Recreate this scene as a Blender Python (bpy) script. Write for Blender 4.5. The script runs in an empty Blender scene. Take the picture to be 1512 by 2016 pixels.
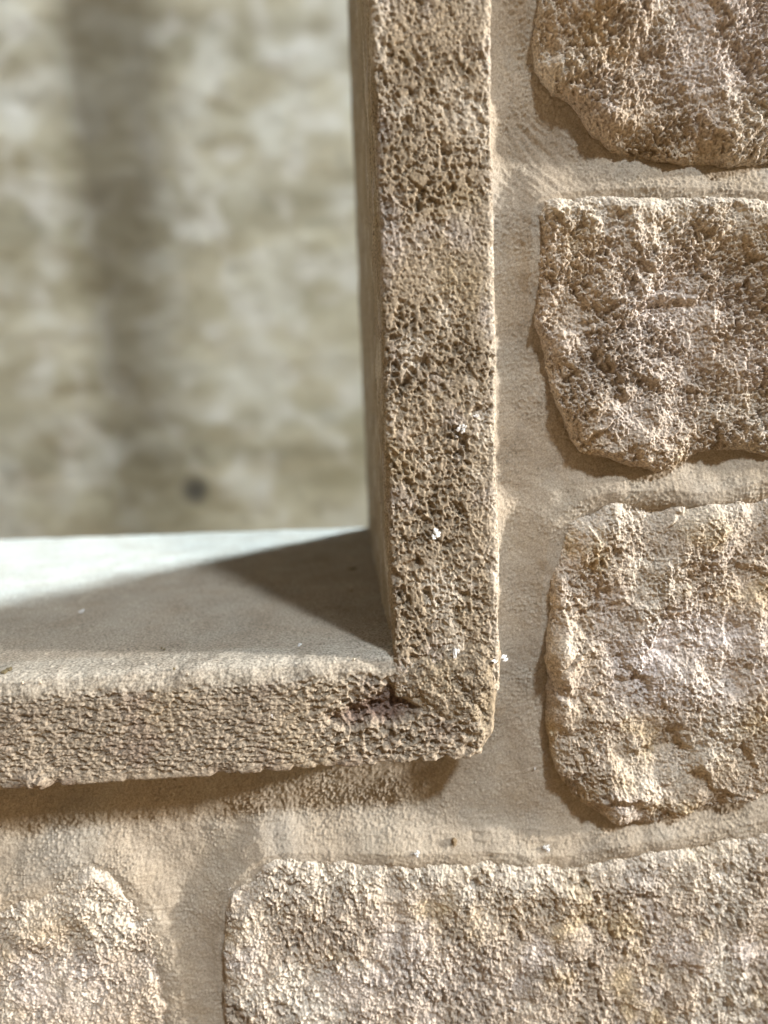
import bpy, math, random
import numpy as np
from mathutils import Matrix, Vector

S = bpy.context.scene
COL = S.collection
rng = random.Random(7)

# ------------------------------------------------------------------ camera
PX_F, PX_CX, PX_CY = 1500.0, 756.0, 1008.0
YAW, PITCH, ROLL = math.radians(3.5), math.radians(8.6), math.radians(2.1)
FW = np.array([math.sin(YAW)*math.cos(PITCH), math.cos(YAW)*math.cos(PITCH), -math.sin(PITCH)])
_r0 = np.array([math.cos(YAW), -math.sin(YAW), 0.0])
_u0 = np.cross(_r0, FW)
RT = math.cos(ROLL)*_r0 - math.sin(ROLL)*_u0
UP = math.sin(ROLL)*_r0 + math.cos(ROLL)*_u0
CAM = np.array([0.0, -0.40, 0.0])

def ray(px, py):
    return FW + RT*(px-PX_CX)/PX_F - UP*(py-PX_CY)/PX_F

def on_y(px, py, y):
    d = ray(px, py)
    p = CAM + d*(y-CAM[1])/d[1]
    return p

cd = bpy.data.cameras.new('camera')
cam = bpy.data.objects.new('camera', cd)
COL.objects.link(cam)
m = Matrix.Identity(4)
for i in range(3):
    m[i][0], m[i][1], m[i][2], m[i][3] = RT[i], UP[i], -FW[i], CAM[i]
cam.matrix_world = m
cd.sensor_fit = 'VERTICAL'
cd.sensor_height = 36.0
cd.lens = 36.0*PX_F/2016.0
cd.clip_start = 0.01
cd.clip_end = 500
cd.dof.use_dof = True
cd.dof.focus_distance = 0.392
cd.dof.aperture_fstop = 3.4
S.camera = cam

# ------------------------------------------------------------------ light
SUN_TRAVEL = Vector((-1.0, 0.215, -0.245)).normalized()     # low warm sun raking from the right
GAP_TRAVEL = Vector((-0.57, 1.0, -1.28)).normalized()     # added bright sky patch for the light from high front right
REAR_TRAVEL = Vector((-0.263, -0.2305, -0.29)).normalized()  # added bright sky patch for the light from behind the wall

world = bpy.data.worlds.new('World')
S.world = world
world.use_nodes = True
nt = world.node_tree
nt.nodes.clear()
def wn(t): return nt.nodes.new(t)
out = wn('ShaderNodeOutputWorld')
sky = wn('ShaderNodeTexSky')
sky.sky_type = 'NISHITA'
sky.sun_disc = False
to_sun = -SUN_TRAVEL
sky.sun_elevation = math.asin(to_sun.z)
sky.sun_rotation = math.atan2(to_sun.x, to_sun.y)
sky.dust_density = 4.0
bg = wn('ShaderNodeBackground')
bg.inputs['Strength'].default_value = 0.05
nt.links.new(sky.outputs[0], bg.inputs['Color'])
tc = wn('ShaderNodeTexCoord')
last = bg.outputs[0]
def added_sky_patch(direction, r_in, r_out, color, strength):
    """an added bright patch of sky that lights from one direction"""
    global last
    dp = wn('ShaderNodeVectorMath'); dp.operation = 'DOT_PRODUCT'
    nrm = wn('ShaderNodeVectorMath'); nrm.operation = 'NORMALIZE'
    nt.links.new(tc.outputs['Generated'], nrm.inputs[0])
    nt.links.new(nrm.outputs[0], dp.inputs[0])
    dp.inputs[1].default_value = direction
    mr = wn('ShaderNodeMapRange')
    mr.interpolation_type = 'SMOOTHSTEP'
    mr.inputs['From Min'].default_value = math.cos(math.radians(r_out))
    mr.inputs['From Max'].default_value = math.cos(math.radians(r_in))
    mr.inputs['To Max'].default_value = strength
    nt.links.new(dp.outputs['Value'], mr.inputs['Value'])
    b = wn('ShaderNodeBackground')
    b.inputs['Color'].default_value = (*color, 1)
    nt.links.new(mr.outputs[0], b.inputs['Strength'])
    ad = wn('ShaderNodeAddShader')
    nt.links.new(last, ad.inputs[0]); nt.links.new(b.outputs[0], ad.inputs[1])
    last = ad.outputs[0]
added_sky_patch(-GAP_TRAVEL, 1.2, 3.2, (0.93, 1.0, 1.05), 340.0)
added_sky_patch(-REAR_TRAVEL, 2.5, 5.5, (0.78, 1.0, 1.18), 520.0)
added_sky_patch(Vector((0.05, -0.31, 0.95)).normalized(), 9.0, 16.0, (0.93, 1.0, 1.04), 22.0)   # overhead sky patch added to brighten the passage wall
nt.links.new(last, out.inputs['Surface'])
world.cycles.sampling_method = 'MANUAL'
world.cycles.sample_map_resolution = 2048

ld = bpy.data.lights.new('sun', 'SUN')
ld.energy = 5.0
ld.angle = math.radians(3.0)
ld.color = (1.0, 0.94, 0.86)
sun = bpy.data.objects.new('sun', ld)
COL.objects.link(sun)
sun.rotation_euler = SUN_TRAVEL.to_track_quat('-Z', 'Y').to_euler()
sun.location = (3, -1.5, 1.5)

S.view_settings.view_transform = 'Standard'
S.view_settings.look = 'None'
S.view_settings.exposure = 0.46
S.view_settings.gamma = 1.0
S.render.engine = 'CYCLES'
S.cycles.max_bounces = 8
S.cycles.diffuse_bounces = 4
S.cycles.use_denoising = True
S.cycles.denoiser = 'OPENIMAGEDENOISE'
S.cycles.denoising_input_passes = 'RGB_ALBEDO_NORMAL'
S.cycles.denoising_prefilter = 'ACCURATE'
S.cycles.use_adaptive_sampling = False
S.cycles.blur_glossy = 1.0
S.cycles.sample_clamp_indirect = 2.0

# ------------------------------------------------------------------ noise
_tab = np.random.RandomState(11)
_PERM = _tab.permutation(4096).astype(np.int64)
_ANG = _tab.rand(4096)*2*np.pi
_GX, _GY = np.cos(_ANG).astype(np.float32), np.sin(_ANG).astype(np.float32)
_R1, _R2, _R3 = (_tab.rand(4096).astype(np.float32) for _ in range(3))

def _hash(ix, iy, seed):
    return _PERM[(_PERM[(ix + seed*131) & 4095] + iy*7 + seed*17) & 4095]

def perlin(x, y, seed=0):
    x = np.asarray(x, np.float32); y = np.asarray(y, np.float32)
    fx, fy = np.floor(x), np.floor(y)
    ix, iy = fx.astype(np.int64), fy.astype(np.int64)
    u, v = x-fx, y-fy
    su = u*u*u*(u*(u*6-15)+10); sv = v*v*v*(v*(v*6-15)+10)
    def g(a, b):
        h = _hash(ix+a, iy+b, seed)
        return _GX[h]*(u-a) + _GY[h]*(v-b)
    a = g(0, 0); b = g(1, 0); c = g(0, 1); d = g(1, 1)
    return ((a+(b-a)*su)*(1-sv) + (c+(d-c)*su)*sv)*1.5

def fbm(x, y, size, octaves=4, seed=0, gain=0.5, ridged=False):
    t = 0.0; amp = 1.0; tot = 0.0; k = 1.0/size
    for o in range(octaves):
        n = perlin(x*k, y*k, seed+o*3)
        if ridged:
            n = 1.0-2.0*np.abs(n)
        t = t + n*amp; tot += amp
        amp *= gain; k *= 2.03
    return t/tot

def worley(x, y, size, seed=0, jitter=0.9):
    """F1 (in cells), F2, a random value and offsets of the nearest cell"""
    x = np.asarray(x, np.float32)/size; y = np.asarray(y, np.float32)/size
    ix, iy = np.floor(x).astype(np.int64), np.floor(y).astype(np.int64)
    f1 = np.full(x.shape, 9.0, np.float32); f2 = f1.copy()
    rid = np.zeros(x.shape, np.int64); ox = np.zeros(x.shape, np.float32); oy = ox.copy()
    for a in (-1, 0, 1):
        for b in (-1, 0, 1):
            h = _hash(ix+a, iy+b, seed)
            dx = ix+a+0.5+(_R1[h]-0.5)*jitter-x
            dy = iy+b+0.5+(_R2[h]-0.5)*jitter-y
            d = np.sqrt(dx*dx+dy*dy).astype(np.float32)
            near = d < f1
            f2 = np.where(near, f1, np.minimum(f2, d))
            f1 = np.where(near, d, f1)
            rid = np.where(near, h, rid); ox = np.where(near, dx, ox); oy = np.where(near, dy, oy)
    return f1, f2, rid, ox.astype(np.float32)*size, oy.astype(np.float32)*size

def sstep(a, b, x):
    t = np.clip((x-a)/(b-a), 0, 1)
    return t*t*(3-2*t)

def pits(x, y, size, seed, depth, fill=1.0):
    """round open pores of different sizes: <= 0"""
    wx = x + size*0.35*perlin(x/size*0.9, y/size*0.9, seed+50)
    wy = y + size*0.35*perlin(x/size*0.9, y/size*0.9, seed+51)
    f1, f2, rid, _, _ = worley(wx, wy, size, seed)
    r = 0.22+0.42*_R3[rid]
    on = (_R1[(rid*7+3) & 4095] < fill)
    d = np.clip(1-(f1/r)**2, 0, 1)
    return -depth*np.sqrt(d)*on*(0.4+0.6*_R3[rid])

def granules(x, y, size, seed, amp):
    """packed angular grains, each at its own height with a rounded top"""
    wx = x + size*0.30*perlin(x/size*1.3, y/size*1.3, seed+30)
    wy = y + size*0.30*perlin(x/size*1.3, y/size*1.3, seed+31)
    f1, f2, rid, _, _ = worley(wx, wy, size, seed)
    return amp*((_R2[rid]-0.5)*1.2*sstep(0.0, 0.25, f2-f1) + 0.5*sstep(0.0, 0.4, f2-f1) - 0.35*f1)

def facets(x, y, size, seed, slope):
    """broken, scooped facets meeting in blunt ridges"""
    wx = x + size*0.3*fbm(x, y, size*0.6, 3, seed+40)
    wy = y + size*0.3*fbm(x, y, size*0.6, 3, seed+41)
    f1, f2, rid, ox, oy = worley(wx, wy, size, seed)
    return -slope*size*(1-np.clip(f1, 0, 1)**1.6)*(0.35+0.0*f2)+slope*size*0.2

def chips(x, y, size, seed, slope):
    """angular broken planes, each tilted its own way"""
    wx = x + size*0.3*fbm(x, y, size*0.6, 3, seed+40)
    wy = y + size*0.3*fbm(x, y, size*0.6, 3, seed+41)
    f1, f2, rid, ox, oy = worley(wx, wy, size, seed)
    a = _R3[rid]*6.283; s = slope*(0.3+_R1[(rid*5+1) & 4095])
    return ((ox*np.cos(a)+oy*np.sin(a))*s + (_R2[(rid*3+2) & 4095]-0.5)*size*slope*0.5)*sstep(0.0, 0.3, f2-f1)

# ------------------------------------------------------------------ mesh helpers
def link_mesh(name, co, faces, mat, parent=None, tone=None, smooth=True):
    me = bpy.data.meshes.new(name)
    co = np.ascontiguousarray(co, np.float32); faces = np.ascontiguousarray(faces, np.int32)
    nf, k = faces.shape
    me.vertices.add(len(co)); me.vertices.foreach_set('co', co.ravel())
    me.loops.add(nf*k); me.loops.foreach_set('vertex_index', faces.ravel())
    me.polygons.add(nf)
    me.polygons.foreach_set('loop_start', np.arange(0, nf*k, k, dtype=np.int32))
    me.polygons.foreach_set('loop_total', np.full(nf, k, np.int32))
    if smooth:
        me.polygons.foreach_set('use_smooth', np.ones(nf, bool))
    if tone is not None:
        at = me.attributes.new('tone', 'FLOAT_COLOR', 'POINT')
        c = np.ones((len(co), 4), np.float32); c[:, :3] = tone
        at.data.foreach_set('color', c.ravel())
    me.update(calc_edges=True)
    me.materials.append(mat)
    o = bpy.data.objects.new(name, me)
    COL.objects.link(o)
    if parent is not None:
        o.parent = parent
    return o

def grid_faces(nv, nu, keep=None, flip=False):
    i = np.arange(nv*nu).reshape(nv, nu)
    a, b, c, d = i[:-1, :-1], i[:-1, 1:], i[1:, 1:], i[1:, :-1]
    f = np.stack([a, b, c, d] if not flip else [d, c, b, a], -1)
    if keep is not None:
        f = f[keep]
    return f.reshape(-1, 4)

def compact(co, faces, tone=None):
    used = np.zeros(len(co), bool); used[faces.ravel()] = True
    idx = np.cumsum(used)-1
    return co[used], idx[faces], (tone[used] if tone is not None else None)

def tag(o, label=None, cat=None, group=None, kind=None):
    if label: o['label'] = label
    if cat: o['category'] = cat
    if group: o['group'] = group
    if kind: o['kind'] = kind
    return o

def empty(name, loc=(0, 0, 0)):
    e = bpy.data.objects.new(name, None)
    COL.objects.link(e); e.location = loc
    e.empty_display_size = 0.05
    return e

def box_faces(x0, x1, y0, y1, z0, z1):
    v = [(x, y, z) for x in (x0, x1) for y in (y0, y1) for z in (z0, z1)]
    f = [(0, 1, 3, 2), (4, 6, 7, 5), (0, 4, 5, 1), (2, 3, 7, 6), (0, 2, 6, 4), (1, 5, 7, 3)]
    return v, f

def boxes_mesh(name, boxes, mat, parent=None):
    V, F = [], []
    for b in boxes:
        v, f = box_faces(*b)
        F += [tuple(k+len(V) for k in q) for q in f]; V += v
    return link_mesh(name, np.array(V), np.array(F), mat, parent, smooth=False)

# ------------------------------------------------------------------ materials
def stone_material(name, base, ochre, lilac, dust, grain=800.0, bump=0.5, bump_d=0.0007, var=0.46, use_tone=True, speck=0.55):
    mt = bpy.data.materials.new(name); mt.use_nodes = True
    t = mt.node_tree; n = t.nodes; L = t.links
    bs = n['Principled BSDF']
    bs.inputs['Roughness'].default_value = 0.93
    bs.inputs['Specular IOR Level'].default_value = 0.15
    co = n.new('ShaderNodeTexCoord')
    def noise(scale, detail=4, rough=0.6):
        x = n.new('ShaderNodeTexNoise'); x.inputs['Scale'].default_value = scale
        x.inputs['Detail'].default_value = detail; x.inputs['Roughness'].default_value = rough
        L.new(co.outputs['Object'], x.inputs['Vector']); return x
    def mix(a, b, fac, mode='MIX'):
        x = n.new('ShaderNodeMix'); x.data_type = 'RGBA'; x.blend_type = mode
        for sock, val in ((x.inputs['A'], a), (x.inputs['B'], b)):
            if isinstance(val, tuple): sock.default_value = (*val, 1)
            else: L.new(val, sock)
        if isinstance(fac, float): x.inputs['Factor'].default_value = fac
        else: L.new(fac, x.inputs['Factor'])
        return x.outputs['Result']
    def ramp(sock, lo, hi, a=0.0, b=1.0):
        x = n.new('ShaderNodeMapRange'); L.new(sock, x.inputs['Value'])
        x.inputs['From Min'].default_value = lo; x.inputs['From Max'].default_value = hi
        x.inputs['To Min'].default_value = a; x.inputs['To Max'].default_value = b
        return x.outputs['Result']
    c = mix(base, tuple(v*0.72 for v in base), ramp(noise(22, 5, 0.65).outputs['Fac'], 0.38, 0.68))
    if use_tone:
        at = n.new('ShaderNodeAttribute'); at.attribute_name = 'tone'
        sp = n.new('ShaderNodeSeparateColor'); L.new(at.outputs['Color'], sp.inputs[0])
        c = mix(c, ochre, sp.outputs[1]); c = mix(c, lilac, sp.outputs[2]); c = mix(c, dust, sp.outputs[0])
    else:
        c = mix(c, ochre, ramp(noise(9, 4).outputs['Fac'], 0.5, 0.72))
        c = mix(c, dust, ramp(noise(14, 5).outputs['Fac'], 0.5, 0.7))
    g = n.new('ShaderNodeTexNoise'); g.inputs['Scale'].default_value = grain; g.inputs['Detail'].default_value = 3
    L.new(co.outputs['Object'], g.inputs['Vector'])
    sp1 = noise(grain*0.55, 2, 0.5)
    c = mix(c, tuple(v*0.42 for v in base), ramp(sp1.outputs['Fac'], 0.60, 0.72, 0.0, speck))
    mul = n.new('ShaderNodeHueSaturation'); L.new(c, mul.inputs['Color'])
    L.new(ramp(g.outputs['Fac'], 0.3, 0.7, 1-var, 1+var), mul.inputs['Value'])
    L.new(mul.outputs[0], bs.inputs['Base Color'])
    b = n.new('ShaderNodeBump'); b.inputs['Strength'].default_value = bump; b.inputs['Distance'].default_value = bump_d
    g2 = noise(grain*0.8, 4, 0.7)
    L.new(g2.outputs['Fac'], b.inputs['Height']); L.new(b.outputs[0], bs.inputs['Normal'])
    return mt

M_STONE = stone_material('rough_limestone', (0.50, 0.425, 0.345), (0.49, 0.395, 0.265), (0.60, 0.55, 0.53), (0.58, 0.53, 0.46))
M_MORTAR = stone_material('lime_mortar', (0.425, 0.366, 0.292), (0.395, 0.335, 0.255), (0.375, 0.35, 0.31), (0.44, 0.405, 0.345), grain=1100, bump=0.45, bump_d=0.0005, var=0.24, speck=0.45)
M_SLAB = stone_material('porous_slab_stone', (0.355, 0.295, 0.22), (0.32, 0.26, 0.175), (0.40, 0.36, 0.335), (0.50, 0.45, 0.38))
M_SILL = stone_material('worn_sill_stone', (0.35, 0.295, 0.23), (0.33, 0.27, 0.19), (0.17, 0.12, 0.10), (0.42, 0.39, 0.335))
M_CORE = stone_material('rubble_core', (0.42, 0.32, 0.22), (0.40, 0.28, 0.16), (0.45, 0.4, 0.36), (0.48, 0.42, 0.34), grain=300, use_tone=False)
M_YARD = stone_material('courtyard_stone', (0.27, 0.165, 0.07), (0.27, 0.155, 0.06), (0.26, 0.20, 0.13), (0.30, 0.20, 0.10), grain=60, bump_d=0.004, use_tone=False)
M_GROUND = stone_material('sandy_ground', (0.27, 0.175, 0.085), (0.26, 0.16, 0.075), (0.25, 0.20, 0.14), (0.30, 0.21, 0.12), grain=120, bump_d=0.004, use_tone=False)

def plain(name, col, rough=0.8, bump_scale=None):
    mt = bpy.data.materials.new(name); mt.use_nodes = True
    n = mt.node_tree.nodes; bs = n['Principled BSDF']
    bs.inputs['Roughness'].default_value = rough
    x = n.new('ShaderNodeTexNoise'); x.inputs['Scale'].default_value = 700
    h = n.new('ShaderNodeHueSaturation'); h.inputs['Color'].default_value = (*col, 1)
    r = n.new('ShaderNodeMapRange'); r.inputs['To Min'].default_value = 0.75; r.inputs['To Max'].default_value = 1.15
    co = n.new('ShaderNodeTexCoord')
    L = mt.node_tree.links
    L.new(co.outputs['Object'], x.inputs['Vector'])
    L.new(x.outputs['Fac'], r.inputs['Value']); L.new(r.outputs[0], h.inputs['Value']); L.new(h.outputs[0], bs.inputs['Base Color'])
    return mt
M_WHITE = plain('white_lime', (0.66, 0.66, 0.66))
M_HUSK = plain('dry_husk', (0.22, 0.16, 0.09))
M_LEAF = plain('dry_leaf', (0.16, 0.13, 0.07))
M_GRIT = plain('pale_grit', (0.50, 0.44, 0.36))

# ------------------------------------------------------------------ the wall: stones set in mortar
SLAB_Y = -0.030            # front face of the window surround
JX0 = on_y(777, 1280, SLAB_Y)[0]; JX1 = on_y(977, 700, SLAB_Y)[0]
SILL_TOP = on_y(775, 1292, SLAB_Y)[2]
SILL_BOT = on_y(500, 1524, SLAB_Y)[2]
OPEN_L, OPEN_TOP = -0.62, 0.46
WALL_BACK = 0.35

def sdist(x, z, poly):
    """signed distance to a polygon, positive inside"""
    P = np.asarray(poly, np.float32); n = len(P)
    d2 = np.full(x.shape, 1e9, np.float32); inside = np.zeros(x.shape, bool)
    for i in range(n):
        ax, az = P[i]; bx, bz = P[(i+1) % n]
        ex, ez = bx-ax, bz-az
        t = np.clip(((x-ax)*ex+(z-az)*ez)/(ex*ex+ez*ez), 0, 1)
        dx, dz = x-ax-t*ex, z-az-t*ez
        d2 = np.minimum(d2, dx*dx+dz*dz)
        c = ((az > z) != (bz > z))
        with np.errstate(divide='ignore', invalid='ignore'):
            xi = ax+(z-az)*ex/(ez if ez != 0 else 1e-9)
        inside ^= c & (x < xi)
    d = np.sqrt(d2)
    return np.where(inside, d, -d)

def smooth_poly(P, it=2):
    P = np.asarray(P, float)
    for _ in range(it):
        Q = np.roll(P, -1, 0)
        P = np.stack([0.75*P+0.25*Q, 0.25*P+0.75*Q], 1).reshape(-1, 2)
    return P

def px_poly(pts, y):
    def near(v, a, b): return b+(v-b)*0.3 if v > b else (a+(v-a)*0.3 if v < a else v)
    pts = [(near(a, -50, 1560), near(b, -50, 2060)) for a, b in pts]
    return smooth_poly([(on_y(a, b, y)[0], on_y(a, b, y)[2]) for a, b in pts], 1)

wall = empty('stone_wall', (0.25, 0, -1.1))
tag(wall, 'rough sandy limestone wall with thick smeared mortar joints around the window opening', 'wall')
def into(o, parent):
    o.parent = parent
    o.matrix_parent_inverse = Matrix.Translation(parent.location).inverted()
    return o

STONES = []   # (polygon, height, top blend) for the mortar to know about
def build_stone(poly, H, seed, w_side, w_top, rough=1.0, spacing=0.00032, zones=None, label=None, lump=1.0, tilt=(0, 0), blend=0.22):
    poly = np.asarray(poly)
    x0, z0 = poly.min(0)-0.006; x1, z1 = poly.max(0)+0.006
    xs = np.arange(x0, x1, spacing, dtype=np.float32); zs = np.arange(z0, z1, spacing, dtype=np.float32)
    X, Z = np.meshgrid(xs, zs)
    sd = sdist(X, Z, poly)
    sd = sd + 0.0042
    gz, gx = np.gradient(sd, spacing)
    up = np.clip(-gz, 0, 1)**2
    sd = sd + (1-0.92*up)*(0.0034*fbm(X, Z, 0.024, 3, seed+1) + 0.0010*fbm(X, Z, 0.005, 3, seed+2, 0.6))
    gz, gx = np.gradient(sd, spacing)
    g = np.sqrt(gx*gx+gz*gz)+1e-6
    w = (w_side+(w_top-w_side)*up)*np.clip(1+0.9*fbm(X, Z, 0.026, 2, seed+4), 0.5, 1.7)
    t = np.clip(sd/w, 0, 1)
    prof = np.where(t < 1, 0.4*t**0.7+0.6*np.sqrt(np.clip(1-(1-t)**2, 0, 1)), 1.0)
    edge = sstep(0.0, 0.012, sd)
    h = H*prof
    h = h + lump*edge*(0.0080*fbm(X, Z, 0.075, 3, seed+5, 0.5) + facets(X*1.2, Z*0.8, 0.034, seed+6, 0.42) + facets(X, Z, 0.015, seed+16, 0.32) + chips(X, Z, 0.028, seed+26, 0.34)*0.55)
    e2 = sstep(0.0, 0.005, sd)
    # smoother dressed patches between spongy, crystalline ones
    smo = sstep(-0.05, 0.35, fbm(X, Z, 0.034, 3, seed+7))
    dens = np.clip(0.25+sstep(-0.35, 0.25, fbm(X, Z, 0.040, 3, seed+8)), 0, 1)*(1-0.7*smo)
    smear = up*sstep(0.020, 0.004, sd)        # mortar smeared over the upper edge
    rr = rough*e2*(1-0.55*smo)*(1-0.5*smear)
    dens = dens*(1-0.7*smear)
    h = h + rr*(granules(X*1.1, Z*0.85, 0.0044, seed+9, 0.0009) + granules(X*1.1, Z*0.85, 0.0021, seed+10, 0.0008) + granules(X, Z, 0.0012, seed+11, 0.0004))
    h = h + rr*(0.0016*fbm(X*1.15, Z*0.85, 0.012, 3, seed+23, 0.5) + 0.0003*fbm(X, Z, 0.0016, 2, seed+24, 0.6))
    pt = pits(X*1.1, Z*0.9, 0.0025, seed+12, 0.0023, 0.85)*dens + pits(X*1.1, Z*0.9, 0.0046, seed+13, 0.0028, 0.4)*dens + pits(X, Z, 0.0016, seed+14, 0.0016, 0.75)*(0.35+0.65*dens)
    h = h + rough*e2*pt
    h = h + tilt[0]*(X-X.mean())*edge + tilt[1]*(Z-Z.mean())*edge
    h = np.where(sd < 0, h+sd*4.0, h)
    # the lower and left edges overhang a little
    und = 0.0045*(1-up)*np.clip(1-h/(0.75*H), 0, 1.3)*sstep(0.012, 0.0, sd)
    blur = sstep(-0.004, 0.002, sd)
    co = np.stack([X+gx/g*und, -h+0.001, Z+gz/g*und], -1).reshape(-1, 3)
    tone = np.zeros((X.size, 3), np.float32)
    n1 = fbm(X, Z, 0.06, 4, seed+20); n2 = fbm(X, Z, 0.035, 4, seed+21); n3 = fbm(X, Z, 0.05, 4, seed+22)
    tr = 0.8*sstep(0.05, 0.4, n1); tg = 0.9*sstep(0.02, 0.40, n2); tb = 0.5*sstep(0.0, 0.4, n3)
    tr = np.maximum(tr, 0.75*up*sstep(0.035, 0.004, sd))
    if zones:
        for (kind, cx, cz, rx, rz, amt) in zones:
            q = np.exp(-(((X-cx)/rx)**2+((Z-cz)/rz)**2)**1.5)*(0.65+0.7*n2)*amt
            if kind == 'd': tr = np.maximum(tr, q)
            elif kind == 'o': tg = np.maximum(tg, q); tb = tb*(1-np.clip(q, 0, 1))
            elif kind == 'l': tb = np.maximum(tb, q); tg = tg*(1-np.clip(q, 0, 1))
    tone[:, 0] = np.clip(tr, 0, 1).ravel(); tone[:, 1] = np.clip(tg, 0, 1).ravel(); tone[:, 2] = np.clip(tb, 0, 1).ravel()
    keep = (sd[:-1, :-1] > -0.0035) & (sd[1:, 1:] > -0.0035)
    f = grid_faces(len(zs), len(xs), keep)
    co, f, tone = compact(co, f, tone)
    o = link_mesh('stone', co, f, M_STONE, None, tone)
    into(o, wall)
    if label: o['label'] = label
    STONES.append((poly, H, blend))
    return o

def W(px, py, y=-0.015):
    p = on_y(px, py, y); return p[0], p[2]
def zone(kind, px, py, rx, ry, amt):
    x, z = W(px, py); s = 0.39/1500
    return (kind, x, z, rx*s, ry*s, amt)

build_stone(px_poly([(1052, -200), (1050, 0), (1050, 80), (1066, 150), (1100, 185), (1140, 225), (1165, 262), (1210, 298), (1270, 316), (1370, 330), (1460, 326), (1560, 318), (1760, 310), (1790, 240), (1790, -160), (1740, -220), (1150, -230)], -0.006),
            0.0180, 100, 0.016, 0.016, zones=[zone('l', 1430, 90, 160, 130, 1.0), zone('o', 1130, 60, 90, 120, 0.9), zone('o', 1320, 280, 260, 60, 0.6)],
            label='rough ochre and grey stone with a sloping lower left corner', tilt=(0.02, 0.03))
build_stone(px_poly([(1056, 408), (1110, 396), (1300, 391), (1400, 394), (1512, 402), (1700, 410), (1780, 430), (1790, 880), (1760, 915), (1560, 905), (1500, 893), (1455, 886), (1400, 878), (1362, 890), (1335, 912), (1290, 926), (1240, 917), (1190, 900), (1142, 880), (1112, 832), (1092, 762), (1072, 690), (1056, 620), (1052, 560), (1055, 480)], -0.006),
            0.0172, 200, 0.013, 0.012, zones=[zone('d', 1300, 415, 330, 45, 0.9), zone('l', 1330, 620, 150, 160, 0.8), zone('o', 1150, 560, 55, 190, 0.8), zone('o', 1420, 480, 90, 70, 0.7), zone('l', 1270, 815, 100, 60, 0.7)],
            label='squarish pitted stone with an upright left edge beside the jamb')
build_stone(px_poly([(1100, 1026), (1165, 984), (1290, 974), (1390, 984), (1512, 956), (1720, 935), (1785, 980), (1790, 1490), (1720, 1525), (1512, 1550), (1466, 1566), (1387, 1583), (1307, 1612), (1236, 1620), (1188, 1606), (1138, 1574), (1102, 1525), (1086, 1470), (1078, 1410), (1076, 1340), (1078, 1269), (1080, 1178), (1086, 1090)], -0.006),
            0.0170, 300, 0.015, 0.024, blend=0.15, rough=0.68, zones=[zone('d', 1250, 1010, 260, 55, 0.9), zone('l', 1340, 1300, 210, 110, 1.4), zone('o', 1150, 1330, 60, 130, 0.7), zone('o', 1330, 1500, 220, 80, 0.55), zone('d', 1390, 1330, 70, 35, 0.6)],
            label='tall stone with a rounded lower left corner and pale grey middle')
build_stone(px_poly([(452, 1770), (490, 1724), (540, 1690), (650, 1694), (800, 1690), (900, 1690), (970, 1684), (1080, 1702), (1200, 1676), (1350, 1652), (1512, 1622), (1720, 1600), (1800, 1640), (1810, 2180), (1700, 2260), (560, 2280), (470, 2230), (448, 2100), (446, 1980), (438, 1930), (443, 1850)], -0.006),
            0.0135, 400, 0.012, 0.022, rough=0.95, zones=[zone('d', 700, 1740, 330, 60, 0.95), zone('d', 1150, 1700, 330, 50, 0.8), zone('o', 1050, 1800, 220, 60, 0.6), zone('l', 800, 1960, 300, 100, 0.5), zone('d', 500, 1800, 60, 130, 0.6)],
            lump=0.62, label='long wide stone along the bottom below the sill, mortar smeared over its upper edge')
build_stone(px_poly([(-320, 1800), (-100, 1790), (0, 1786), (90, 1745), (170, 1712), (225, 1728), (285, 1800), (318, 1860), (338, 1920), (348, 2020), (350, 2150), (300, 2250), (-250, 2260), (-340, 2200)], -0.006),
            0.0085, 500, 0.028, 0.028, rough=0.6, blend=0.85, zones=[zone('d', 200, 1790, 110, 70, 0.9), zone('o', 110, 1850, 120, 50, 0.8), zone('l', 100, 1960, 130, 80, 0.8)],
            label='low ochre stone in the bottom corner with edges blended into the mortar', lump=0.55)
# the rest of the wall, outside the photograph
N_SEEN = len(STONES)
def rect_poly(x0, x1, z0, z1, seed):
    r = random.Random(seed); c = 0.012
    return smooth_poly([(x0+r.uniform(0, c), z0+r.uniform(0, c)), ((x0+x1)/2, z0+r.uniform(-.004, .004)), (x1-r.uniform(0, c), z0+r.uniform(0, c)),
                        (x1+r.uniform(-.004, .004), (z0+z1)/2), (x1-r.uniform(0, c), z1-r.uniform(0, c)), ((x0+x1)/2, z1+r.uniform(-.004, .004)),
                        (x0+r.uniform(0, c), z1-r.uniform(0, c)), (x0+r.uniform(-.004, .004), (z0+z1)/2)], 2)
k = 0
for (x0, x1, z0, z1) in [(0.285, 0.51, 0.04, 0.22), (0.285, 0.47, -0.13, 0.022), (0.285, 0.56, -0.275, -0.15), (0.285, 0.51, -0.41, -0.295),
                         (0.10, 0.30, 0.24, 0.40), (0.32, 0.55, 0.24, 0.40), (-0.20, 0.04, -0.56, -0.425), (0.06, 0.28, -0.56, -0.425), (0.30, 0.54, -0.56, -0.43),
                         (-0.47, -0.25, -0.40, -0.285), (-0.47, -0.22, -0.56, -0.425)]:
    build_stone(rect_poly(x0, x1, z0, z1, k), 0.019, 600+k*31, 0.012, 0.018, spacing=0.0014); k += 1

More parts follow.
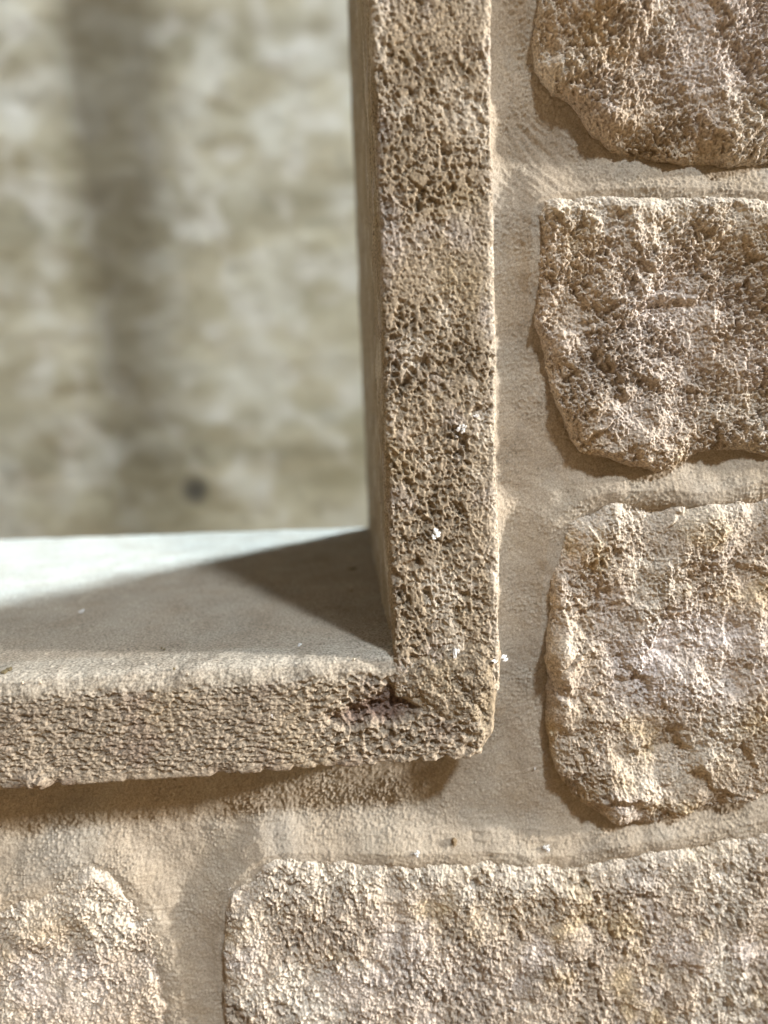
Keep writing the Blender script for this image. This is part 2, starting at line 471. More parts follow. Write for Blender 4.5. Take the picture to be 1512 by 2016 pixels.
# ---- mortar front as a height sheet, with the opening cut out, on a solid core
def mortar_height(X, Z):
    h = 0.0016*fbm(X, Z, 0.06, 3, 31) + 0.0008*fbm(X, Z, 0.016, 3, 32)
    # trowel strokes, mostly along the joints
    bend = 0.010*fbm(X, Z, 0.07, 2, 36)
    low = sstep(SILL_BOT+0.01, SILL_BOT-0.01, Z)
    st = fbm(X*0.10, Z+bend, 0.0024, 3, 33)*sstep(0.05, 0.5, fbm(X, Z, 0.05, 2, 34))
    sv = fbm(X+bend, Z*0.12, 0.0030, 3, 37)*sstep(0.1, 0.5, fbm(X, Z, 0.04, 2, 38))
    dg_ = fbm((X+Z)*0.7+bend, (X-Z)*0.10, 0.0030, 3, 40)*np.exp(-(((X-0.105)/0.03)**2+((Z-0.115)/0.03)**2))
    h = h + 0.0006*st*(0.35+0.65*low) + 0.0003*sv*(1-low) + 0.0010*dg_ + 0.0004*fbm(X, Z, 0.008, 3, 49, 0.55)
    # sand grains
    f1, f2, rid, _, _ = worley(X, Z, 0.0017, 35)
    h = h + 0.0007*np.clip(1-(f1/(0.2+0.28*_R3[rid]))**2, 0, 1)*(_R1[rid] < 0.7)*(0.35+sstep(-.2, .4, fbm(X, Z, .03, 2, 39)))
    f1, f2, rid, _, _ = worley(X, Z, 0.0046, 45)
    h = h + 0.0008*np.clip(1-(f1/(0.06+0.16*_R3[rid]**2))**2, 0, 1)*(_R1[rid] < 0.4)*sstep(0.0, 0.5, fbm(X, Z, 0.04, 3, 48))
    h = h + (0.0004+0.0005*sstep(-.2, .5, fbm(X, Z, 0.05, 2, 44)))*fbm(X, Z, 0.0019, 3, 46, 0.75)
    # fillets against the window surround
    dr = X-JX1
    fr = np.exp(-np.clip(dr, 0, 1)/0.0075)*sstep(SILL_BOT-0.006, SILL_BOT+0.03, Z)*(dr > -0.01)
    h = h + 0.0125*fr*(0.85+0.4*fbm(X*0.3, Z, 0.03, 2, 47))
    db = SILL_BOT-Z
    h = h - sstep(JX1+0.004, JX1-0.05, X)*0.0065*np.exp(-np.clip((db-0.004)/0.055, 0, 9)**2)
    return h

sp = 0.00055
xs = np.concatenate([np.arange(-0.80, -0.235, 0.004), np.arange(-0.235, 0.30, sp), np.arange(0.30, 0.82, 0.004)]).astype(np.float32)
zs = np.concatenate([np.arange(-1.12, -0.41, 0.006), np.arange(-0.41, 0.205, sp), np.arange(0.205, 0.66, 0.005)]).astype(np.float32)
X, Z = np.meshgrid(xs, zs)
Hm = mortar_height(X, Z)
for i, (poly, H, wt) in enumerate(STONES):
    a = poly.min(0)-0.03; b = poly.max(0)+0.03
    ix = np.where((xs > a[0]) & (xs < b[0]))[0]; iz = np.where((zs > a[1]) & (zs < b[1]))[0]
    if len(ix) == 0 or len(iz) == 0: continue
    sl = np.s_[iz[0]:iz[-1]+1, ix[0]:ix[-1]+1]
    xx, zz = X[sl], Z[sl]
    sd = sdist(xx, zz, poly)
    top = poly[:, 1].max()
    cz = (poly[:, 1].max()+poly[:, 1].min())/2
    upm = np.maximum(sstep(cz-0.5*(top-cz), top, zz), wt)
    Hm[sl] += 0.72*H*upm*np.exp(-np.clip(-sd-0.004, 0, 1)/0.015)*(sd > -0.03)*(0.85+0.3*fbm(xx, zz, 0.05, 2, 60+i)) * sstep(0.02, 0.0, sd)*sstep(-0.028, -0.012, sd)
    lo = sstep(cz+0.25*(top-cz), cz-0.4*(top-cz), zz)
    Hm[sl] -= (1-wt)*0.0006*lo*np.exp(-(np.clip(np.abs(sd+0.004), 0, 1)/0.007)**2)
    Hm[sl] -= 0.006*sstep(0.006, 0.016, sd)
in_open = (X > OPEN_L-0.01) & (X < JX1-0.02) & (Z > SILL_BOT+0.02) & (Z < OPEN_TOP+0.01)
keep = ~(in_open[:-1, :-1] & in_open[1:, 1:] & in_open[1:, :-1] & in_open[:-1, 1:])
co = np.stack([X, -Hm, Z], -1).reshape(-1, 3)
tone = np.zeros((X.size, 3), np.float32)
n1 = fbm(X, Z, 0.05, 4, 71); n2 = fbm(X, Z, 0.03, 4, 72); n3 = fbm(X, Z, 0.06, 4, 73)
tone[:, 0] = (0.55*sstep(-0.1, 0.5, n1)).ravel(); tone[:, 1] = (0.5*sstep(0.05, 0.5, n2)).ravel(); tone[:, 2] = (0.55*sstep(0.0, 0.45, n3)).ravel()
f = grid_faces(len(zs), len(xs), keep)
co, f, tone = compact(co, f, tone)
into(link_mesh('mortar', co, f, M_MORTAR, None, tone), wall)
del co, f, tone, X, Z, Hm
core = boxes_mesh('core', [(JX1-0.018, 0.80, 0.012, WALL_BACK, -1.12, 0.64), (-0.79, OPEN_L-0.012, 0.012, WALL_BACK, -1.12, 0.64),
                           (OPEN_L-0.010, JX1-0.020, 0.014, WALL_BACK, -1.12, SILL_BOT+0.018), (OPEN_L-0.010, JX1-0.020, 0.012, WALL_BACK, OPEN_TOP+0.02, 0.64),
                           (0.802, 16.0, 0.004, WALL_BACK, -1.12, 3.2)], M_CORE)  # last box is an unseen tall wing added to block rear sky light
into(core, wall)

# ------------------------------------------------------------------ window surround
sur = empty('window_surround', (0.0, 0, SILL_BOT))
tag(sur, 'porous tan stone slabs framing the opening, an upright jamb meeting a worn sill', 'window frame')

def profile_path(pts, radii, steps):
    """polyline with rounded corners -> points, outward normals, arc length"""
    P = [np.array(p, float) for p in pts]
    out = []
    n = len(P)
    segs = []
    cur = P[0]
    for i in range(1, n):
        a, b = P[i-1], P[i]
        r = radii[i] if i < n-1 else 0
        d = (b-a)/np.linalg.norm(b-a)
        end = b-d*r
        segs.append(('l', cur, end, steps[i-1]))
        if r > 0:
            d2 = (P[i+1]-b)/np.linalg.norm(P[i+1]-b)
            st = b+d2*r
            segs.append(('q', end, b, st, 0.0004))
            cur = st
        else:
            cur = b
    for s in segs:
        if s[0] == 'l':
            L = np.linalg.norm(s[2]-s[1]); k = max(1, int(L/s[3]))
            for j in range(k): out.append(s[1]+(s[2]-s[1])*j/k)
        else:
            L = np.linalg.norm(s[1]-s[2])*1.6; k = max(3, int(L/s[4]))
            for j in range(k):
                t = j/k; out.append((1-t)**2*s[1]+2*t*(1-t)*s[2]+t*t*s[3])
    out.append(P[-1])
    Q = np.array(out)
    tg = np.gradient(Q, axis=0); tg /= np.linalg.norm(tg, axis=1)[:, None]
    nr = np.stack([tg[:, 1], -tg[:, 0]], 1)
    s = np.concatenate([[0], np.cumsum(np.linalg.norm(np.diff(Q, axis=0), axis=1))])
    return Q, nr, s

# --- jamb: from the mortar round the front face and back along the reveal
Q, nr, su = profile_path([(JX1, 0.02), (JX1, SLAB_Y), (JX0, SLAB_Y), (JX0, SLAB_Y+0.05), (JX0+0.0045, WALL_BACK+0.012), (JX0+0.06, WALL_BACK+0.012)],
                         [0, 0.0035, 0.0025, 0, 0.006, 0], [0.0006, 0.00036, 0.00045, 0.0012, 0.003])
# outward normal: away from slab centre
mid = np.array([(JX0+JX1)/2, 0.1])
if np.dot(nr[len(nr)//8], Q[len(nr)//8]-mid) < 0: nr = -nr
zj = np.concatenate([np.arange(SILL_TOP-0.022, 0.215, 0.00036), np.arange(0.215, OPEN_TOP+0.001, 0.004)]).astype(np.float32)
U, Zj = np.meshgrid(su.astype(np.float32), zj)
QX = np.broadcast_to(Q[:, 0], U.shape); QY = np.broadcast_to(Q[:, 1], U.shape)
front = sstep(0.045, 0.012, QY-SLAB_Y)          # 1 on the front face and just round the arrises
s_l = np.interp(JX0, [0, 1], [0, 1])
u_left = su[np.argmin(np.abs(Q[:, 0]-JX0)+np.abs(Q[:, 1]-SLAB_Y))]
u_right = su[np.argmin(np.abs(Q[:, 0]-JX1)+np.abs(Q[:, 1]-SLAB_Y))]
dl = np.abs(U-u_left); dr = np.abs(U-u_right)
def zz_of(py): return on_y(870, py, SLAB_Y)[2]
leftness = np.clip(1-dl/0.05, 0, 1)
smooth_zone = np.exp(-((Zj-zz_of(540))/0.018)**2) + 0.8*np.exp(-((Zj-zz_of(60))/0.01)**2)
dens = np.clip(0.6+1.1*fbm(U, Zj, 0.030, 3, 81)+0.6*(leftness-0.4), 0.05, 1.25)*(1-0.85*np.clip(smooth_zone, 0, 1))
low = sstep(zz_of(650), zz_of(900), Zj)
Dj = 0.0016*fbm(U, Zj, 0.05, 3, 82)
Dj = Dj + front*(pits(U, Zj*0.85, 0.0031, 83, 0.0024, 0.55)*dens + pits(U, Zj*0.8, 0.0048, 84, 0.0028, 0.28)*dens + pits(U, Zj*0.9, 0.0018, 85, 0.0016, 0.6)*(0.35+0.65*dens))
Dj = Dj + front*(0.0002*fbm(U*1.2, Zj*0.7, 0.006, 3, 86, 0.6) + 0.0006*fbm(U, Zj*0.25, 0.003, 3, 87)*low + 0.0003*fbm(U, Zj, 0.0015, 2, 88))
Dj = Dj + (1-front)*(0.0005*fbm(U, Zj, 0.012, 3, 89) + pits(U*0.5, Zj*0.35, 0.005, 90, 0.0014, 0.25))
# chipped arrises
chip = sstep(0.1, 0.5, fbm(U*0.4, Zj, 0.012, 4, 91))
Dj = Dj - 0.0024*chip*np.exp(-(dl/0.0026)**2) - 0.0014*sstep(0.1, 0.5, fbm(U*0.4, Zj, 0.009, 4, 92))*np.exp(-(dr/0.0022)**2)
Dj = Dj + 0.0012*fbm(U*0.2, Zj, 0.05, 2, 93)*np.exp(-(dl/0.01)**2)
nx, ny = nr[:, 0][None, :], nr[:, 1][None, :]
co = np.stack([QX+nx*Dj, QY+ny*Dj, Zj], -1).reshape(-1, 3)
tone = np.zeros((U.size, 3), np.float32)
tone[:, 0] = np.clip(0.8*sstep(0.05, 0.4, fbm(U, Zj*0.6, 0.022, 4, 94)) + 0.55*np.exp(-(dr/0.004)**2), 0, 1).ravel()
tone[:, 1] = (0.7*sstep(0.0, 0.5, fbm(U, Zj, 0.04, 4, 95))).ravel()
tone[:, 2] = (0.7*sstep(0.1, 0.5, fbm(U, Zj, 0.03, 4, 96)+0.3*np.exp(-((Zj-zz_of(430))/0.012)**2)*leftness)).ravel()
f = grid_faces(len(zj), len(su), flip=False)
jamb = link_mesh('jamb', co, f, M_SLAB, None, tone)
into(jamb, sur)
jamb['label'] = 'upright jamb slab with a pitted, spongy front face'

# --- sill
SX0, SX1 = -0.615, on_y(952, 1440, SLAB_Y)[0]
BACKY = 0.375
Qs, ns, ss = profile_path([(0.02, SILL_BOT), (SLAB_Y, SILL_BOT), (SLAB_Y, SILL_TOP), (BACKY, SILL_TOP), (BACKY, SILL_TOP-0.045)],
                          [0, 0.002, 0.0105, 0.006, 0], [0.0007, 0.0004, 0.0010, 0.003])
mid = np.array([0.1, SILL_BOT+0.02])
if np.dot(ns[len(ns)//3], Qs[len(ns)//3]-mid) < 0: ns = -ns
xv = np.concatenate([np.arange(SX0, -0.225, 0.006), np.arange(-0.225, SX1, 0.0004)]).astype(np.float32)
U, Xv = np.meshgrid(ss.astype(np.float32), xv)
QY = np.broadcast_to(Qs[:, 0], U.shape).astype(np.float32); QZ = np.broadcast_to(Qs[:, 1], U.shape).astype(np.float32)
facem = sstep(SILL_TOP-0.006, SILL_TOP-0.013, QZ)*sstep(0.0, -0.012, QY)
topm = sstep(SILL_TOP-0.004, SILL_TOP-0.001, QZ)
arris = np.exp(-((QZ-(SILL_TOP-0.006))/0.006)**2)*sstep(0.0, -0.01, QY)
u_bot = ss[np.argmin(np.abs(Qs[:, 0]-SLAB_Y)+np.abs(Qs[:, 1]-SILL_BOT))]
db = np.abs(U-u_bot)
def pxx(px, py): 
    p = on_y(px, py, SLAB_Y); return p[0], p[2]
hx, hz = pxx(745, 1398)
rightness = sstep(pxx(560, 1420)[0], pxx(720, 1400)[0], Xv)
D = 0.0012*fbm(Xv, U, 0.05, 3, 101)
calm = 1-0.85*np.exp(-(db/0.0045)**2)
D = D + facem*calm*(0.0006*fbm(Xv*0.2, QZ, 0.0020, 4, 102, 0.6) + 0.0006*fbm(Xv, QZ, 0.006, 3, 103, 0.6) + granules(Xv*0.6, QZ, 0.0026, 78, 0.0006) + granules(Xv*0.7, QZ, 0.0013, 77, 0.0004))
D = D + facem*calm*(pits(Xv*0.5, QZ, 0.0021, 105, 0.0013, 0.65) + pits(Xv, QZ, 0.0036, 106, 0.0024, 0.85)*rightness + pits(Xv, QZ, 0.0075, 107, 0.0022, 0.5)*rightness)
# broken hollow near the corner
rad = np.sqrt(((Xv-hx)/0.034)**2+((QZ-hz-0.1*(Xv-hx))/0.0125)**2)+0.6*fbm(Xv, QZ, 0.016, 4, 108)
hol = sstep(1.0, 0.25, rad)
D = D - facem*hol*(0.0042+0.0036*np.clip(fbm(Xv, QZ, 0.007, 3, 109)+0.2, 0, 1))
# scalloped lower arris and lumpy upper arris
D = D - np.exp(-(db/0.004)**2)*(0.0022*sstep(0.0, 0.5, fbm(Xv, U*0.3, 0.012, 3, 110)) + 0.0014*rightness*sstep(-.1, .4, fbm(Xv, U*.3, .009, 2, 111)))
D = D + arris*(0.0016*fbm(Xv, U, 0.011, 4, 112, 0.6) + 0.0010*fbm(Xv, U, 0.02, 2, 113))
D = D + topm*(0.0005*fbm(Xv, QY, 0.02, 3, 114) + 0.0002*fbm(Xv, QY, 0.003, 2, 115))
f1, f2, rid, _, _ = worley(Xv, QY, 0.006, 116)
D = D + topm*0.0007*np.clip(1-(f1/(0.06+0.12*_R3[rid]))**2, 0, 1)*(_R1[rid] < 0.3)*sstep(0.1, 0.0, QY)
D = D + np.exp(-(((Xv-pxx(70, 1535)[0])/0.006)**2+((QZ-pxx(70, 1535)[1])/0.004)**2))*0.004*(1+fbm(Xv, QZ, .004, 3, 117))
# right end is rounded off
endt = np.clip((Xv-(SX1-0.0045))/0.0045, 0, 1)
shrink = 1-0.0*endt
D = D - 0.004*(1-np.sqrt(np.clip(1-endt**2, 0, 1))) - 0.0015*sstep(.0, .4, fbm(Xv*.3, QZ, .008, 3, 118))*sstep(SX1-.006, SX1, Xv)
yy = QY+ns[:, 0][None, :]*D; zz = QZ+ns[:, 1][None, :]*D
xx = Xv + (endt*facem)*0.0012*fbm(QZ, U, 0.008, 3, 119)
# back edge slightly skewed and worn
yy = yy + sstep(0.25, BACKY, QY)*(-Xv*0.08-0.008+0.004*fbm(Xv, QZ, 0.03, 3, 120))
co = np.stack([xx, yy, zz], -1).reshape(-1, 3)
tone = np.zeros((U.size, 3), np.float32)
nn = fbm(Xv, U, 0.03, 4, 121)
tone[:, 0] = np.clip(arris*(0.7+0.4*nn) + topm*(0.40+0.5*nn)+topm*0.35*sstep(0.0, -0.02, QY)*(0.8+nn), 0, 1).ravel()
tone[:, 1] = (0.5*sstep(0.0, 0.5, fbm(Xv, U, 0.04, 4, 122))*facem).ravel()
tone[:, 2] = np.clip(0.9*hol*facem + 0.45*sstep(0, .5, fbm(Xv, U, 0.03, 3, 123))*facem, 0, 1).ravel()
f = grid_faces(len(xv), len(ss))
sill = link_mesh('sill', co, f, M_SILL, None, tone)
into(sill, sur)
sill['label'] = 'sill slab with a worn pale upper edge and rough front'
# end cap of the sill
ne = len(ss)
cap = co.reshape(len(xv), ne, 3)[-1]
cc = np.vstack([cap, cap.mean(0)[None]*0+np.array([[cap[:, 0].mean(), 0.0, SILL_BOT+0.02]])])
capf = np.array([(i, i+1, ne) for i in range(ne-1)], np.int32)
endcap = link_mesh('sill_end', cc, capf, M_SILL, None, np.zeros((len(cc), 3), np.float32))
into(endcap, sur)

# --- smeared mortar where jamb and sill meet
pc = px_poly([(782, 1300), (860, 1285), (930, 1265), (975, 1250), (990, 1290), (984, 1350), (968, 1400), (966, 1440), (952, 1475), (930, 1478), (915, 1440), (890, 1420), (850, 1405), (800, 1375), (768, 1345), (768, 1315)], SLAB_Y)
x0, z0 = pc.min(0)-0.004; x1, z1 = pc.max(0)+0.004
xs = np.arange(x0, x1, 0.00042, dtype=np.float32); zs = np.arange(z0, z1, 0.00042, dtype=np.float32)
X, Z = np.meshgrid(xs, zs)
sd = sdist(X, Z, pc)+0.003*fbm(X, Z, 0.014, 4, 131)
A = X*0.82+Z*0.57; B = -X*0.57+Z*0.82      # strokes run down to the right
st = fbm(A, B*0.22, 0.0075, 3, 132)
f1 = 1-np.abs(np.mod(A/0.0135+0.6*fbm(X, Z, 0.02, 3, 133), 1.0)*2-1)
hh = 0.0030*sstep(0, 0.011, sd) + 0.0020*st*sstep(0, .004, sd) + 0.0008*(f1**2)*sstep(-.2, .4, fbm(X, Z, 0.02, 2, 138))*sstep(0, .006, sd) + 0.0012*fbm(X, Z, 0.006, 3, 139)*sstep(0, .004, sd) + 0.0005*fbm(X, Z, 0.002, 3, 134) + sstep(0, .003, sd)*(granules(X, Z, 0.0017, 76, 0.0008)+0.0016*np.round(2.5*fbm(A*1.0, B*0.4, 0.016, 3, 75))/2.5)
hh = hh + pits(X, Z, 0.0026, 135, 0.0018, 0.5)*sstep(0, .003, sd)*sstep(-.1, .3, fbm(X, Z, 0.02, 2, 74))
over = np.clip(X-(JX1-0.004), 0, 1)
yp = SLAB_Y+0.0014-np.where(sd < 0, sd*1.5, hh) + over*1.1
co = np.stack([X, yp, Z], -1).reshape(-1, 3)
keep = (sd[:-1, :-1] > -0.0022) & (sd[1:, 1:] > -0.0022)
tone = np.zeros((X.size, 3), np.float32)
tone[:, 0] = (0.3*sstep(0, .5, fbm(X, Z, 0.02, 3, 136))).ravel(); tone[:, 1] = (0.6*sstep(-.2, .5, fbm(X, Z, 0.02, 3, 137))).ravel()
co, f, tone = compact(co, grid_faces(len(zs), len(xs), keep), tone)
patch = link_mesh('mortar_patch', co, f, M_SLAB, None, tone)
into(patch, sur)
patch['label'] = 'smeared brown mortar where jamb and sill meet'

# --- the parts of the surround outside the photograph
lin = boxes_mesh('lintel', [(OPEN_L-0.06, JX1, SLAB_Y, WALL_BACK+0.01, OPEN_TOP+0.001, OPEN_TOP+0.056)], M_SLAB)
into(lin, sur)
j2 = boxes_mesh('jamb', [(OPEN_L-0.056, OPEN_L-0.001, SLAB_Y, WALL_BACK+0.01, SILL_BOT, OPEN_TOP)], M_SLAB)
into(j2, sur)

# ------------------------------------------------------------------ wall across the passage behind the opening
M_BACK = bpy.data.materials.new('weathered_back_wall'); M_BACK.use_nodes = True
n = M_BACK.node_tree.nodes; L = M_BACK.node_tree.links
bs = n['Principled BSDF']; bs.inputs['Roughness'].default_value = 0.95
co_ = n.new('ShaderNodeTexCoord')
def bn(scale, detail, loc=(0, 0, 0), sc=(1, 1, 1)):
    mp = n.new('ShaderNodeMapping'); mp.inputs['Location'].default_value = loc; mp.inputs['Scale'].default_value = sc
    L.new(co_.outputs['Object'], mp.inputs[0])
    x = n.new('ShaderNodeTexNoise'); x.inputs['Scale'].default_value = scale; x.inputs['Detail'].default_value = detail
    L.new(mp.outputs[0], x.inputs['Vector']); return x.outputs['Fac']
def bmix(a, b, sock, lo, hi, amt=1.0):
    r = n.new('ShaderNodeMapRange'); r.inputs['From Min'].default_value = lo; r.inputs['From Max'].default_value = hi; r.inputs['To Max'].default_value = amt
    L.new(sock, r.inputs['Value'])
    x = n.new('ShaderNodeMix'); x.data_type = 'RGBA'
    for s_, v in ((x.inputs['A'], a), (x.inputs['B'], b)):
        if isinstance(v, tuple): s_.default_value = (*v, 1)
        else: L.new(v, s_)
    L.new(r.outputs[0], x.inputs['Factor']); return x.outputs['Result']
c = bmix((0.62, 0.60, 0.49), (0.47, 0.45, 0.345), bn(5, 1, (0, 0, 0), (0.7, 1, 1.6)), 0.36, 0.66)
c = bmix(c, (0.37, 0.355, 0.275), bn(1.0, 1, (4, 0, 0), (0.5, 1, 9.0)), 0.48, 0.66, 0.7)
c = bmix(c, (0.73, 0.745, 0.70), bn(10, 0, (3, 1, 0), (1, 1, 1.3)), 0.46, 0.74, 0.75)
c = bmix(c, (0.78, 0.79, 0.77), bn(14, 0, (7, 3, 2)), 0.56, 0.84, 0.7)
c = bmix(c, (0.14, 0.14, 0.125), bn(11, 0, (1, 8, 5)), 0.66, 0.86, 0.35)
# brown vertical band, stronger towards the top
sx = n.new('ShaderNodeSeparateXYZ'); L.new(co_.outputs['Object'], sx.inputs[0])
band = n.new('ShaderNodeMapRange'); band.interpolation_type = 'SMOOTHSTEP'
band.inputs['From Min'].default_value = -0.24; band.inputs['From Max'].default_value = -0.47
L.new(sx.outputs['X'], band.inputs['Value'])
left = n.new('ShaderNodeMapRange'); left.interpolation_type = 'SMOOTHSTEP'
left.inputs['From Min'].default_value = -0.62; left.inputs['From Max'].default_value = -0.48
L.new(sx.outputs['X'], left.inputs['Value'])
up_ = n.new('ShaderNodeMapRange'); up_.inputs['From Min'].default_value = -0.5; up_.inputs['From Max'].default_value = 0.7
up_.inputs['To Min'].default_value = 0.45; up_.inputs['To Max'].default_value = 1.4
L.new(sx.outputs['Z'], up_.inputs['Value'])
m1 = n.new('ShaderNodeMath'); m1.operation = 'MULTIPLY'; L.new(band.outputs[0], m1.inputs[0]); L.new(left.outputs[0], m1.inputs[1])
m2 = n.new('ShaderNodeMath'); m2.operation = 'MULTIPLY'; L.new(m1.outputs[0], m2.inputs[0]); L.new(up_.outputs[0], m2.inputs[1])
c = bmix(c, (0.135, 0.115, 0.075), m2.outputs[0], 0.0, 1.0, 0.75)
# a small hole low on the wall, its shade painted as a dark spot
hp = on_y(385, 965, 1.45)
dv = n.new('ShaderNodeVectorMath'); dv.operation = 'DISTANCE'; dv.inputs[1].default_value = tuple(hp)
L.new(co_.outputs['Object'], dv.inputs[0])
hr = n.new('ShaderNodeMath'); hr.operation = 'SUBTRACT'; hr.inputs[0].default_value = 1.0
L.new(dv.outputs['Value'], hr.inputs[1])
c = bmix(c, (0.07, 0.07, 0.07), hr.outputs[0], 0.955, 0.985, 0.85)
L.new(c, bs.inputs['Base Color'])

back = empty('passage_wall', (-0.2, 1.45, -1.1))
tag(back, 'weathered greenish grey stone wall seen blurred through the window opening', 'wall')
def rough_block(name, x0, x1, z0, z1, y0, y1, seed, r=0.02):
    """front face and both returns of a block, one grid sheet"""
    Qb, nb, sb = profile_path([(x0, y1), (x0, y0), (x1, y0), (x1, y1)], [0, r, r, 0], [0.02, 0.008, 0.02])
    mid = np.array([(x0+x1)/2, y1])
    if np.dot(nb[len(nb)//2], Qb[len(nb)//2]-mid) < 0: nb = -nb
    zb = np.arange(z0, z1, 0.008, dtype=np.float32)
    Ub, Zb = np.meshgrid(sb.astype(np.float32), zb)
    d = 0.010*fbm(Ub, Zb, 0.16, 3, seed)
    c3 = np.stack([Qb[:, 0][None]+nb[:, 0][None]*d, Qb[:, 1][None]+nb[:, 1][None]*d, Zb], -1).reshape(-1, 3)
    o = link_mesh(name, c3, grid_faces(len(zb), len(sb)), M_BACK)
    into(o, back); return o
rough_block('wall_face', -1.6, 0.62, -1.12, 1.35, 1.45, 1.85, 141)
# pier = rough_block('pier', -1.5, -0.60, -1.12, 1.30, 1.425, 1.47, 151, 0.012)

# ------------------------------------------------------------------ courtyard out of view, bounces warm light; wall and roof added for the lighting
g = boxes_mesh('ground', [(-60, 60, -60, 60, -1.3, -1.10)], M_GROUND)
tag(g, 'pale sandy courtyard ground', 'ground', kind='structure')
yard = boxes_mesh('bounce_wall', [(-1.9, -1.5, -4.0, -0.5, -1.1, 1.6)], M_YARD)  # added out of view so its sunlit face throws warm fill
tag(yard, 'added unseen sandy side wall left of the window, bouncing warm sunlight', 'wall')

can = boxes_mesh('light_blocker', [(-2.2, 9.0, -1.5, 0.30, 2.5, 2.62), (-2.2, 9.0, -9.0, -2.55, 2.5, 2.62), (-2.1, -1.98, -1.48, -1.36, -1.1, 2.499), (8.8, 8.92, -1.48, -1.36, -1.1, 2.499), (-2.1, -1.98, -2.70, -2.58, -1.1, 2.499), (8.8, 8.92, -2.70, -2.58, -1.1, 2.499), (-2.1, -1.98, -8.9, -8.78, -1.1, 2.499), (8.8, 8.92, -8.9, -8.78, -1.1, 2.499)], M_YARD)  # unseen roof added to keep overhead sky light off the courtyard
tag(can, 'added unseen canopy on posts over the courtyard with an open strip of sky through it', 'light_blocker')

# ------------------------------------------------------------------ flecks and crumbs lying on or stuck to the stone
bpy.context.view_layer.update()
dg = bpy.context.evaluated_depsgraph_get()
def hit(px, py):
    d = Vector(ray(px, py)).normalized()
    ok, loc, nrm, _, _, _ = S.ray_cast(dg, Vector(CAM), d)
    if ok and nrm.dot(d) > 0:
        nrm = -nrm
    return loc, nrm

def crumb_mesh(seed, rx, ry, rz, n_lump):
    """several small irregular lumps fused in one little mesh"""
    import bmesh
    r = random.Random(seed)
    bm = bmesh.new()
    for k in range(n_lump):
        ret = bmesh.ops.create_icosphere(bm, subdivisions=2, radius=1.0)
        s = r.uniform(0.4, 0.85) if n_lump > 1 else 1.0
        ox, oy = (r.uniform(-1, 1)*rx*0.8, r.uniform(-1, 1)*ry*0.8) if n_lump > 1 else (0, 0)
        for v in ret['verts']:
            p = v.co.copy()
            q = 1+0.35*(math.sin(p.x*5+seed)+math.sin(p.y*6+k*2)+math.sin(p.z*7+seed*3))/3+r.uniform(-.14, .14)
            v.co = Vector((p.x*q*rx*s*0.6+ox, p.y*q*ry*s*0.6+oy, p.z*q*rz*s))
    me = bpy.data.meshes.new('crumb'); bm.to_mesh(me); bm.free()
    return me

def crumb(name, px, py, size, mat, label, cat, group=None, lumps=4, flat=0.35, stretch=1.0, spin=0.0, seed=None):
    loc, nrm = hit(px, py)
    if loc is None: return
    s = size*0.85*0.385/1500/2
    me = crumb_mesh(seed or int(px*3+py), s*stretch, s/stretch**0.5, s*flat, lumps)
    me.materials.append(mat)
    o = bpy.data.objects.new(name, me); COL.objects.link(o)
    nrm = (nrm + Vector((0, -0.25, 0.1))).normalized()
    q = nrm.to_track_quat('Z', 'Y')
    o.rotation_mode = 'QUATERNION'
    o.rotation_quaternion = q @ Matrix.Rotation(spin, 4, 'Z').to_quaternion()
    o.location = loc + nrm*(s*flat*0.3+0.0008)
    return tag(o, label, cat, group)
FL = 'white lime flecks'
fleck = lambda px, py, size, label, **k: crumb('lime_fleck', px, py, size, M_WHITE, label, 'fleck', FL, **k)
fleck(855, 1051, 26, 'largest white lime fleck, stuck low on the front of the jamb', lumps=7, flat=0.4)
fleck(938, 822, 15, 'white fleck at the upper end of the short white streak on the jamb', lumps=4)
fleck(910, 840, 20, 'white fleck in the middle of the short white streak on the jamb', lumps=5, stretch=1.4, spin=0.9)
fleck(897, 862, 12, 'white fleck at the lower end of the short white streak on the jamb', lumps=3)
fleck(897, 1292, 24, 'narrow white fleck on the smeared brown mortar at the jamb foot', lumps=5, stretch=1.5, spin=1.6)
fleck(981, 1300, 26, 'thin white sliver jutting from the right edge of the jamb foot', lumps=4, stretch=1.8, spin=0.1)
fleck(820, 1681, 20, 'white fleck in the crack above the long bottom stone', lumps=6)
fleck(1075, 1670, 18, 'white fleck on the mortar above the long bottom stone, right of the husk', lumps=4)
fleck(1088, 1188, 10, 'small white fleck on the left edge of the tall stone', lumps=3)
fleck(1053, 1511, 12, 'round white fleck on the mortar beside the rounded stone corner', lumps=2, flat=0.5)
fleck(293, 1809, 13, 'white fleck on the mortar right of the low ochre stone', lumps=3)
fleck(96, 1851, 15, 'double white fleck on the low ochre stone', lumps=2)
fleck(452, 1747, 9, 'tiny white fleck at the upper left corner of the long bottom stone', lumps=2)
fleck(1232, 622, 16, 'white fleck on the face of the squarish pitted stone', lumps=5)
fleck(1010, 1985, 14, 'white fleck at the bottom of the long bottom stone', lumps=3)
fleck(532, 1407, 12, 'white chip on the rough front of the sill', lumps=2)
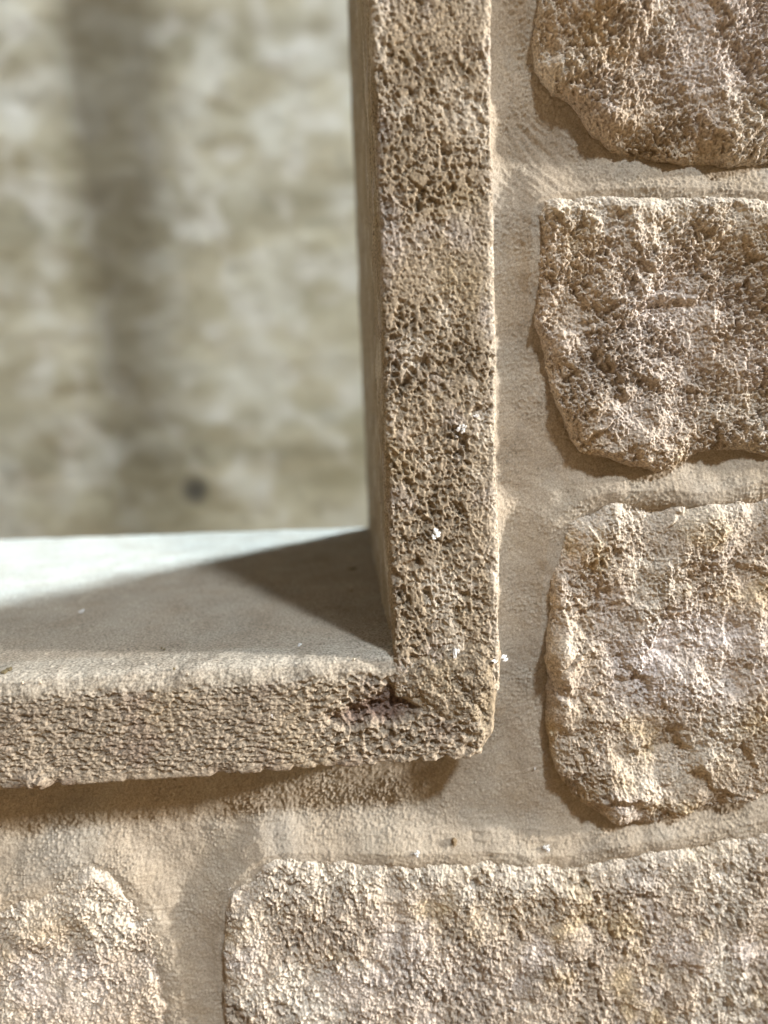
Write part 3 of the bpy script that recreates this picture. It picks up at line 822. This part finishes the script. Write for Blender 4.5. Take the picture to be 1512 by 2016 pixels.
fleck(197, 1639, 8, 'tiny white fleck on the mortar under the left end of the sill', lumps=2)
crumb('plaster_flake', 594, 1274, 20, M_WHITE, 'pale plaster flake lying on the sill near the jamb shadow', 'flake', 'plaster flakes on the sill', lumps=2, flat=0.18)
crumb('plaster_flake', 165, 1207, 28, M_WHITE, 'blurred pale plaster flake far back on the left of the sill', 'flake', 'plaster flakes on the sill', lumps=2, flat=0.15)
crumb('leaf_scrap', 20, 1322, 32, M_LEAF, 'dark dry leaf scrap on the left front of the sill', 'leaf', lumps=3, flat=0.2)
crumb('stone_crumb', 46, 1345, 12, M_GRIT, 'pale crumb beside the leaf scrap on the sill', 'crumb', 'stone crumbs on the sill', lumps=1, flat=0.6)
crumb('stone_crumb', 80, 1343, 11, M_GRIT, 'pale crumb on the sill, second to the right of the leaf scrap', 'crumb', 'stone crumbs on the sill', lumps=1, flat=0.6)
crumb('stone_crumb', 370, 1327, 10, M_GRIT, 'pale crumb on the sill in the middle of its front edge', 'crumb', 'stone crumbs on the sill', lumps=1, flat=0.6)
crumb('stone_crumb', 697, 1299, 10, M_GRIT, 'pale crumb on the sill nearest the foot of the jamb', 'crumb', 'stone crumbs on the sill', lumps=1, flat=0.6)
crumb('dark_grit', 322, 1280, 13, M_LEAF, 'dark grit speck in the middle of the sill top', 'grit', 'dark grit on the sill', lumps=2, flat=0.5)
crumb('dark_grit', 343, 1318, 10, M_LEAF, 'dark grit speck close to the front edge of the sill', 'grit', 'dark grit on the sill', lumps=1, flat=0.5)
crumb('dark_grit', 690, 1122, 34, M_LEAF, 'large dark crumb deep in the brown shadow behind the jamb', 'grit', 'dark grit on the sill', lumps=3, flat=0.3, stretch=1.6)
crumb('dark_grit', 690, 1166, 18, M_LEAF, 'smaller dark crumb in the brown shadow behind the jamb', 'grit', 'dark grit on the sill', lumps=2, flat=0.4)
crumb('seed_husk', 893, 1656, 26, M_HUSK, 'small upright brown seed husk stuck in the mortar below the sill', 'husk', lumps=1, flat=0.6, stretch=1.35, spin=1.5)
